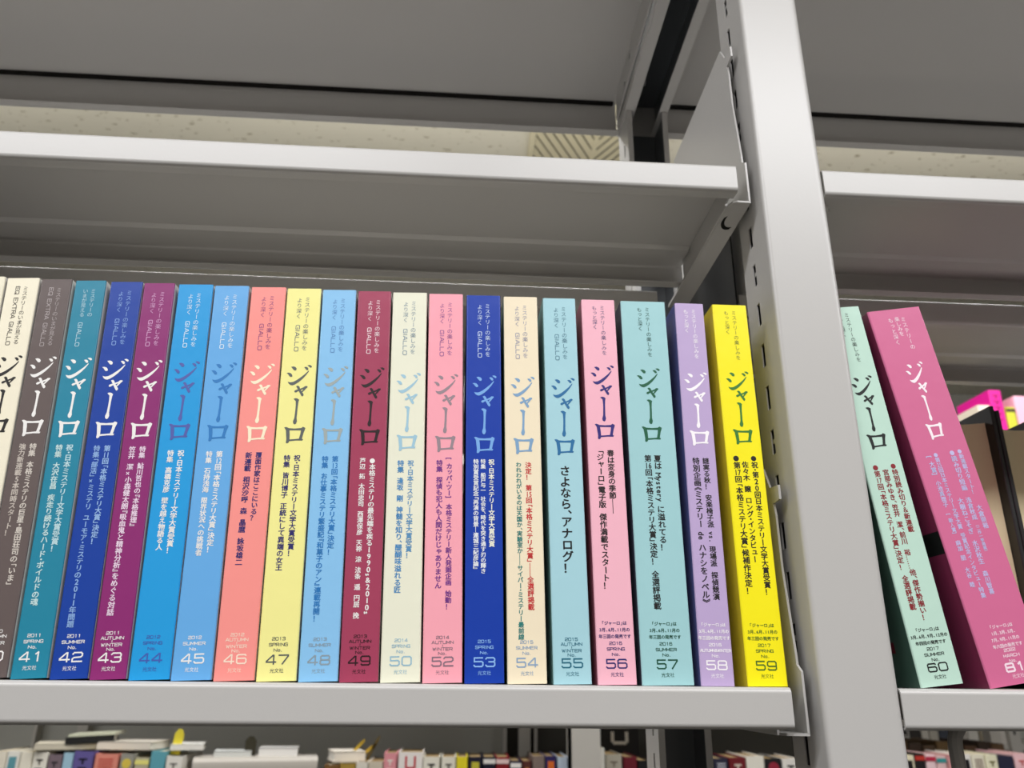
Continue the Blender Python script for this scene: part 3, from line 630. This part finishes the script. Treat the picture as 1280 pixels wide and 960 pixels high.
# ------------------------------------------------------------------ the next bookcase across the aisle
FY = 1.31
FS = -0.325            # its book-row deck
FU = 0.474             # its upper deck (bright pink books at right)
FSTEEL = mat('far_steel', (196, 192, 184), 0.4, 0.5)
FPANEL = mat('far_panel', (180, 180, 172), 0.55, 0.4)
def far_case():
    s = thing('steel_bookcase', 'grey steel bookcase full of books across the aisle behind the stack', 'bookcase', (0, FY, FLOOR)); Z = -FLOOR
    for x0, x1 in ((-1.25, -1.19), (0.2283, 0.2873), (1.52, 1.58)):
        b = MB(); b.box(x0, x1, -0.015, 0.03, 0, 0.80+Z); b.box(x0, x0+0.002, -0.015, 0.045, 0, 0.80+Z); b.build('front_post', FSTEEL, s, smooth=False)
    for x0, x1 in ((-0.846, -0.824), (0.115, 0.122), (0.150, 0.177), (0.186, 0.193), (1.287, 1.3125), (-0.94, -0.934)):
        b = MB(); b.box(x0, x1, 0.30, 0.33, 0, 0.80+Z); b.build('rear_post', FSTEEL, s, smooth=False)
    for x0, x1, zt in ((-1.19, 0.2283, FS), (0.2873, 1.52, FS), (-1.19, 0.2283, FU), (0.2873, 1.52, FU), (-1.19, 0.2283, 0.10), (0.2873, 1.52, 0.16)):
        b = MB(); b.box(x0, x1, 0, 0.30, zt-0.022+Z, zt+Z); b.build('shelf_deck', FSTEEL, s, smooth=False)
    b = MB(); b.box(-1.19, 0.113, 0.331, 0.336, 0.2+Z-0.6, 0.10+Z-0.022); b.build('back_panel', FPANEL, s, smooth=False)
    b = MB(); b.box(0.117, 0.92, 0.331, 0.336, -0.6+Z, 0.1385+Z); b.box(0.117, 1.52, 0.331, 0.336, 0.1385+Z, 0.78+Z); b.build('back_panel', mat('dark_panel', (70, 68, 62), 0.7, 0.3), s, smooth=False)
far_case()
def spine_marks(b, kind, w, h):
    # blurred printed marks on a far spine (not readable in the photo): strokes only
    rnd = random.Random(int(w*1e6)+len(kind))
    if kind == 'strokes':
        z = h-0.012
        for k in range(5):
            b.box(w*0.28, w*0.72, -0.0004, 0.0002, z-0.003, z); b.box(w*0.45, w*0.56, -0.0004, 0.0002, z-0.010, z-0.003); z -= 0.015
    elif kind == 'lines':
        for k in range(5): b.box(w*0.2, w*0.8, -0.0004, 0.0002, h-0.010-0.0045*k, h-0.0085-0.0045*k)
    elif kind == 'block':
        b.box(w*0.22, w*0.78, -0.0004, 0.0002, h-0.036, h-0.009)
    elif kind == 'cup':
        for xa, xb, za, zb in ((.28, .36, .028, .007), (.64, .72, .028, .007), (.33, .67, .032, .026)): b.box(w*xa, w*xb, -0.0004, 0.0002, h-za, h-zb)
    elif kind == 'band':
        b.box(0.0004, w-0.0004, -0.0004, 0.0002, h-0.012, h-0.004)
    elif kind == 'roundel':
        b.cyl((w/2, -0.0004, h-0.017), (0, 1, 0), w*0.33, 0.0006, 14)
def novel(x0, x1, ztop, rgb, label, marks=None, y=FY, base=FS, depth=0.128, top=(214, 204, 180), group='novels in the bookcase across the aisle', jac=None):
    w = x1-x0-0.0006; h = ztop-base
    s = thing('hardcover_book', label, 'book', (x0+0.0003, y+0.004, base+0.0002), group=group)
    m = mat('novel_%d_%d_%d' % rgb, rgb, 0.5, 0.4); r = min(0.004, w*0.25)
    path = [(0, depth), (0, r)] + arc(r, r, r, 180, 270, 3)[1:] + [(w-r, 0)] + arc(w-r, r, r, 270, 360, 3)[1:] + [(w, depth)]
    b = MB(); b.sheet(path, 0.0018, XY, 0, h); b.build('cover', m, s)
    b = MB(); b.box(0.0019, w-0.0019, 0.003, depth-0.003, 0.003, h-0.003); b.build('page_block', mat('pages_%d_%d_%d' % top, top, 0.9, 0.1), s, smooth=False)
    if marks:
        b = MB(); spine_marks(b, marks[0], w, h); b.build('spine_print', mat('print_%d_%d_%d' % marks[1], marks[1], 0.6, 0.3), s, smooth=False)
BR = (150, 128, 92)
far = [
 (-.8655,-.8428,-.1289,(226,218,200),'cream novel at the far left end of the distant row',None),
 (-.8426,-.8177,-.1288,(228,226,216),'white novel with teal print in the distant row at far left',('block',(92,150,160))),
 (-.8174,-.7942,-.1300,(232,226,208),'plain cream novel right of the white one with teal print',None),
 (-.7940,-.7664,-.1299,(230,226,212),'off white novel with a small dark mark, left of the grey purple one',('strokes',(70,66,60))),
 (-.7653,-.7393,-.1340,(120,104,112),'grey purple novel in the distant row at left',('strokes',(50,44,50))),
 (-.7390,-.7196,-.1311,(160,196,214),'narrow light blue novel beside the violet one',None),
 (-.7194,-.6825,-.1282,(98,88,150),'violet novel with black strokes in the distant row',('strokes',(24,22,40))),
 (-.6803,-.6359,-.1322,(222,140,122),'salmon novel with fine red lines in the distant row',('lines',(196,70,60))),
 (-.6330,-.6065,-.1320,(150,148,138),'grey novel with a yellow round picture on its spine',('roundel',(220,196,80))),
 (-.6051,-.5781,-.1388,(186,180,150),'beige grey novel left of the turquoise one',('band',(232,226,130))),
 (-.5772,-.5489,-.1276,(96,164,178),'turquoise novel in the distant row',None),
 (-.5476,-.5162,-.1358,(232,228,218),'white novel left of the big grey box',('strokes',(120,116,110))),
 (-.2480,-.2180,-.1500,(120,84,40),'brown novel right of the big grey box',None),
 (-.2175,-.1880,-.1480,(170,140,60),'ochre novel under the loose ribbons',None),
 (-.1875,-.1640,-.1450,(226,220,206),'pale novel left of the rose pink one',None),
 (-.1635,-.1350,-.1440,(206,196,176),'beige novel touching the rose pink one',None),
 (-.1345,-.1098,-.1286,(228,150,158),'rose pink novel in the middle of the distant row',('strokes',(240,230,220))),
 (-.1068,-.0588,-.1270,(240,234,228),'thick white book with a red cup-shaped mark',('cup',(196,34,52))),
 (-.0584,-.0259,-.1353,(234,230,214),'white novel with black strokes right of the cup-marked book',('strokes',(40,36,34))),
 (-.0228,.0052,-.1352,(232,228,212),'white novel left of the lemon yellow one',('strokes',(90,84,80))),
 (.0068,.0286,-.1351,(232,216,40),'lemon yellow novel in the distant row',None),
 (.0301,.0566,-.1350,(24,24,44),'black novel with yellow print right of the lemon yellow one',('block',(196,186,60))),
 (.0582,.0830,-.1349,(20,20,40),'plain black novel left of the crimson one',('band',(230,226,220))),
 (.0834,.1098,-.1348,(134,26,34),'crimson novel in the middle of the distant row',('band',(228,200,196))),
 (.1115,.1334,-.1418,(30,30,60),'black novel with white top band right of the crimson one',('band',(236,232,226))),
 (.1350,.1538,-.1417,(84,40,36),'dark brown novel near the distant post',('strokes',(190,120,60))),
 (.1554,.1800,-.1331,(128,112,104),'taupe novel left of the navy one near the distant post',None),
 (.1806,.2027,-.1330,(46,38,92),'navy novel with orange print beside the distant post',('block',(224,110,44))),
 (.2042,.2263,-.1343,(196,210,226),'ice blue novel touching the distant post',None),
 (.2880,.2985,-.1182,(234,232,222),'thin white book right of the distant post',None),
 (.2994,.3329,-.1296,(178,172,156),'greyish book right of the thin white one',('strokes',(120,110,96))),
 (.3359,.3631,-.1338,(104,22,38),'dark red novel right of the distant post',None),
 (.3640,.3900,-.1400,(20,18,20),'black novel left of the slotted rear post',None),
 (.4700,.4985,-.1500,(30,28,30),'black novel right of the slotted rear post',None),
 (.4993,.5154,-.1375,(226,222,212),'narrow white novel right of the slotted rear post',('strokes',(150,60,50))),
 (.5172,.5463,-.1360,(40,40,62),'dark navy novel with a white stripe',('lines',(220,222,230))),
 (.5479,.5820,-.1340,(112,26,34),'maroon novel with a cream top left of the white one',('strokes',(220,206,190))),
 (.5824,.6200,-.1314,(240,236,222),'thick white novel left of the upright',None),
 (.6210,.6545,-.1356,(22,22,26),'black novel with a red and blue roundel beside the upright',('roundel',(150,40,60))),
 (.6552,.6900,-.1354,(234,230,222),'white novel partly hidden by the upright',('strokes',(40,38,40))),
 (.9050,.9300,-.1290,(240,232,200),'cream novel right behind the upright in the distant row',('block',(30,26,28))),
 (.9306,.9521,-.1256,(30,24,26),'black novel with a red band right of the upright',('band',(196,56,44))),
 (.9524,.9746,-.1270,(244,212,216),'pale pink novel with a dark pink band',('band',(186,40,70))),
 (.9749,.9965,-.1298,(232,196,196),'blush novel with a teal band left of the rod book stop',('band',(60,150,150))),
 (.9970,1.0236,-.1297,(210,150,150),'dusty pink novel behind the rod book stop',None),
 (1.0241,1.0492,-.1267,(240,236,230),'white novel with a black figure right of the rod book stop',('block',(28,26,28))),
 (1.0496,1.0778,-.1266,(236,230,208),'cream novel with a dark band in the distant row at right',('lines',(90,40,40))),
 (1.0781,1.1051,-.1265,(236,232,202),'ivory novel with olive print left of the dark navy one',('strokes',(110,104,50))),
 (1.1061,1.1383,-.1293,(38,38,62),'dark navy novel near the lower right corner',None),
 (1.1393,1.1700,-.1247,(240,196,200),'pink novel in the lower right corner of the photo',('strokes',(200,90,90))),
]
for x0, x1, z, rgb, lab, mk in far:
    novel(x0, x1, z, rgb, lab, mk, top=BR if x0 > -0.2 else (206, 196, 170))
# bright pink books high up at the right edge
novel(1.2496, 1.2820, .6690, (226, 24, 150), 'hot pink book seen above the black hardcovers', ('strokes', (160, 10, 90)), base=FU, group='bright books on the high far shelf')
novel(1.2160, 1.2480, .6300, (240, 226, 206), 'cream white book left of the hot pink one, above the black hardcovers', None, base=FU, group='bright books on the high far shelf')
novel(1.2836, 1.3080, .6270, (206, 206, 60), 'lime yellow book between the hot pink and the pale pink ones', ('band', (70, 60, 40)), base=FU, group='bright books on the high far shelf')
novel(1.3096, 1.3420, .6560, (244, 186, 206), 'pale pink book above the black hardcovers at the right edge', None, base=FU, group='bright books on the high far shelf')

# big pale grey box among the novels
def grey_box():
    s = thing('storage_box', 'big pale grey box with rounded top edge among the distant novels', 'box', (-0.4930, FY-0.010, FS+0.0002), (0, 0, 0.2)); W, Hh, D = 0.232, 0.178, 0.10
    m = mat('box_grey', (186, 180, 170), 0.45, 0.4)
    b = MB(); ring = [(0, 0), (0, Hh-0.012)] + arc(0.012, Hh-0.004, 0.012, 180, 90, 5)[1:] + arc(D-0.012, Hh-0.004, 0.012, 90, 0, 3) + [(D, 0)]
    b.prism(ring[::-1], YZ, 0, W); b.build('case', m, s)
    b = MB(); z = Hh-0.020; dm = mat('box_print', (86, 78, 72), 0.6, 0.3)
    for xa, xb, hh in ((.040, .052, .014), (.058, .066, .010), (.070, .080, .008), (.083, .092, .009), (.096, .108, .016), (.112, .126, .016), (.136, .146, .006), (.150, .170, .004), (.184, .190, .010), (.197, .203, .010), (.212, .217, .008)):
        b.box(xa-.012, xb-.012, -0.0004, 0.0004, z-hh/2, z+hh/2)
    b.build('front_print', dm, s, smooth=False)
grey_box()
# books and papers laid flat on top of the distant row
def flat_book(cx, y, z, L, W, T, rz, rx, ry, rgb, label, cat='book'):
    s = thing('flat_book', label, cat, (cx, y, z), (rx, ry, rz))
    b = MB(); b.box(-L/2, L/2, -W/2, W/2, 0, T*0.14); b.box(-L/2, L/2, -W/2, W/2, T*0.86, T); b.box(-L/2, L/2, -W/2, -W/2+T*0.12, 0, T)
    b.build('cover', mat('novel_%d_%d_%d' % rgb, rgb, 0.5, 0.4), s, smooth=False)
    b = MB(); b.box(-L/2+0.002, L/2-0.002, -W/2+T*0.13, W/2-0.002, T*0.145, T*0.855); b.build('page_block', PAPERW, s, smooth=False)
YT = FY+0.066
flat_book(-.745, YT, -.1265, .135, .10, .011, .35, 0, 0, (206, 198, 178), 'beige book lying flat on the distant row at far left')
flat_book(-.713, YT, -.1150, .085, .09, .012, .25, 0, -.05, (30, 30, 30), 'black book lying on the beige flat one')
flat_book(-.705, YT, -.1024, .085, .08, .005, .1, 0, -.05, (214, 216, 190), 'pale green slim book on top of the flat pile')
flat_book(-.632, YT, -.1270, .105, .09, .015, -.1, 0, 0, (222, 214, 200), 'white book lying flat above the salmon novel')
flat_book(-.526, YT, -.1270, .060, .09, .011, .2, 0, 0, (232, 230, 222), 'white book lying flat left of the big grey box')
flat_book(-.440, YT+.012, -.1432, .07, .08, .014, .2, 0, 0, (206, 208, 204), 'pale book lying on the big grey box at its left end')
flat_book(-.352, YT+.030, -.1432, .075, .08, .020, .1, 0, 0, (226, 224, 220), 'white book lying on the big grey box at its right end')
flat_book(-.2150, YT, -.1475, .060, .09, .020, .3, 0, 0, (236, 228, 214), 'white book lying flat right of the big grey box')
def card(x, y, z, w, h, rgb, label, ry=0.0):
    s = thing('bookmark_slip', label, 'bookmark', (x, y, z), (0, ry, 0))
    b = MB(); b.prism([(-w/2, 0), (w/2, 0), (w/2, h*0.8), (w*0.2, h), (-w*0.2, h), (-w/2, h*0.8)], XZ, 0, 0.0008)
    b.build('slip', mat('slip_%d_%d_%d' % rgb, rgb, 0.6, 0.3), s, smooth=False)
card(-.540, FY+0.03, -.1350, .018, .046, (222, 206, 60), 'yellow slip standing up left of the big grey box', .1)
card(-.404, FY+0.06, -.1430, .022, .040, (52, 48, 34), 'dark upright slip on the big grey box')
for k, (x, ry, rgb, lab) in enumerate(((-.200, .75, (176, 146, 40), 'ochre ribbon sticking out right of the big grey box'), (-.182, .95, (196, 160, 50), 'golden ribbon slanting left of the rose pink novel'), (-.160, .5, (90, 76, 40), 'dark ribbon sticking out left of the rose pink novel'))):
    card(x-.012, FY+0.05, -.1440, .006, .050, rgb, lab, ry)
# black book with pale prints high behind the slotted post
novel(.3120, .3980, -.0880, (16, 14, 16), 'wide black book with pale blocks behind the distant post', ('cup', (226, 222, 214)), y=FY+0.135, depth=0.12, group='second row of the bookcase across the aisle')
novel(.4960, .5260, -.0900, (150, 46, 34), 'red topped book in the second row right of the slotted post', ('band', (30, 26, 26)), y=FY+0.135, depth=0.12, group='second row of the bookcase across the aisle')
novel(.5290, .5560, -.0950, (30, 28, 30), 'black book with white figures in the second row', ('lines', (206, 206, 206)), y=FY+0.135, depth=0.12, group='second row of the bookcase across the aisle')
# brown-edged second row behind the novels at lower right
xs = 0.93
tones = [(74, 56, 36), (92, 70, 42), (60, 46, 34), (84, 66, 48), (104, 82, 50), (70, 54, 40), (88, 64, 44), (58, 44, 34), (96, 74, 48)]
names = ['dark brown', 'tobacco brown', 'umber', 'coffee brown', 'tan', 'walnut brown', 'russet brown', 'chocolate brown', 'chestnut brown']
for k in range(9):
    novel(xs, xs+.031, -.1190+0.004*((k*5) % 3), tones[k], '%s book in the second row at lower right' % names[k], None, y=FY+0.135, depth=0.15, top=(96, 76, 48), group='brown second row at lower right')
    xs += .0315
# third bookcase far behind: pale books standing on a white shelf
def third_case():
    s = thing('steel_bookcase', 'distant white bookcase with pale books glimpsed at lower right', 'bookcase', (0, 2.60, FLOOR)); Z = -FLOOR
    b = MB(); b.box(1.30, 2.60, 0, 0.3, -0.185-0.02+Z, -0.185+Z); b.build('shelf_deck', FSTEEL, s, smooth=False)
    b = MB(); b.box(1.30, 2.60, 0, 0.3, 0.185-0.02+Z, 0.185+Z); b.build('shelf_deck', FSTEEL, s, smooth=False)
    for x0 in (1.28, 2.60):
        b = MB(); b.box(x0, x0+0.04, 0, 0.3, 0, 0.9+Z); b.build('side_post', FSTEEL, s, smooth=False)
    b = MB(); b.box(1.9776, 2.0165, -0.02, 0.0, 0, 0.9+Z); b.box(1.993, 2.0, -0.0215, -0.019, -0.155+Z, -0.125+Z, 1); b.build('front_post', [FSTEEL, GAPSHADE], s, smooth=False)
    b = MB(); b.box(1.32, 2.60, 0.301, 0.305, -0.2+Z, 0.9+Z); b.build('back_panel', FPANEL, s, smooth=False)
third_case()
x = 1.56
pal = [(206, 202, 192), (190, 186, 178), (60, 56, 52), (214, 208, 196), (196, 190, 176), (70, 74, 84), (208, 204, 198), (186, 180, 170), (216, 212, 202), (150, 140, 120), (204, 198, 186), (212, 206, 198), (178, 172, 160)]
cn = ['pale grey', 'mid grey', 'blackish', 'ivory', 'sand', 'slate', 'light grey', 'stone', 'chalk white', 'khaki', 'oat', 'pearl', 'putty']
for k, c_ in enumerate(pal):
    w_ = 0.028+0.006*((k*7) % 3)
    novel(x, x+w_, 0.05-0.012*(k % 3), c_, '%s book on the distant white shelf at lower right' % cn[k], ('strokes', (120, 110, 100)) if k % 2 else None, y=2.60, base=-0.185, depth=0.14, group='pale books on the distant white shelf')
    x += w_+0.0015
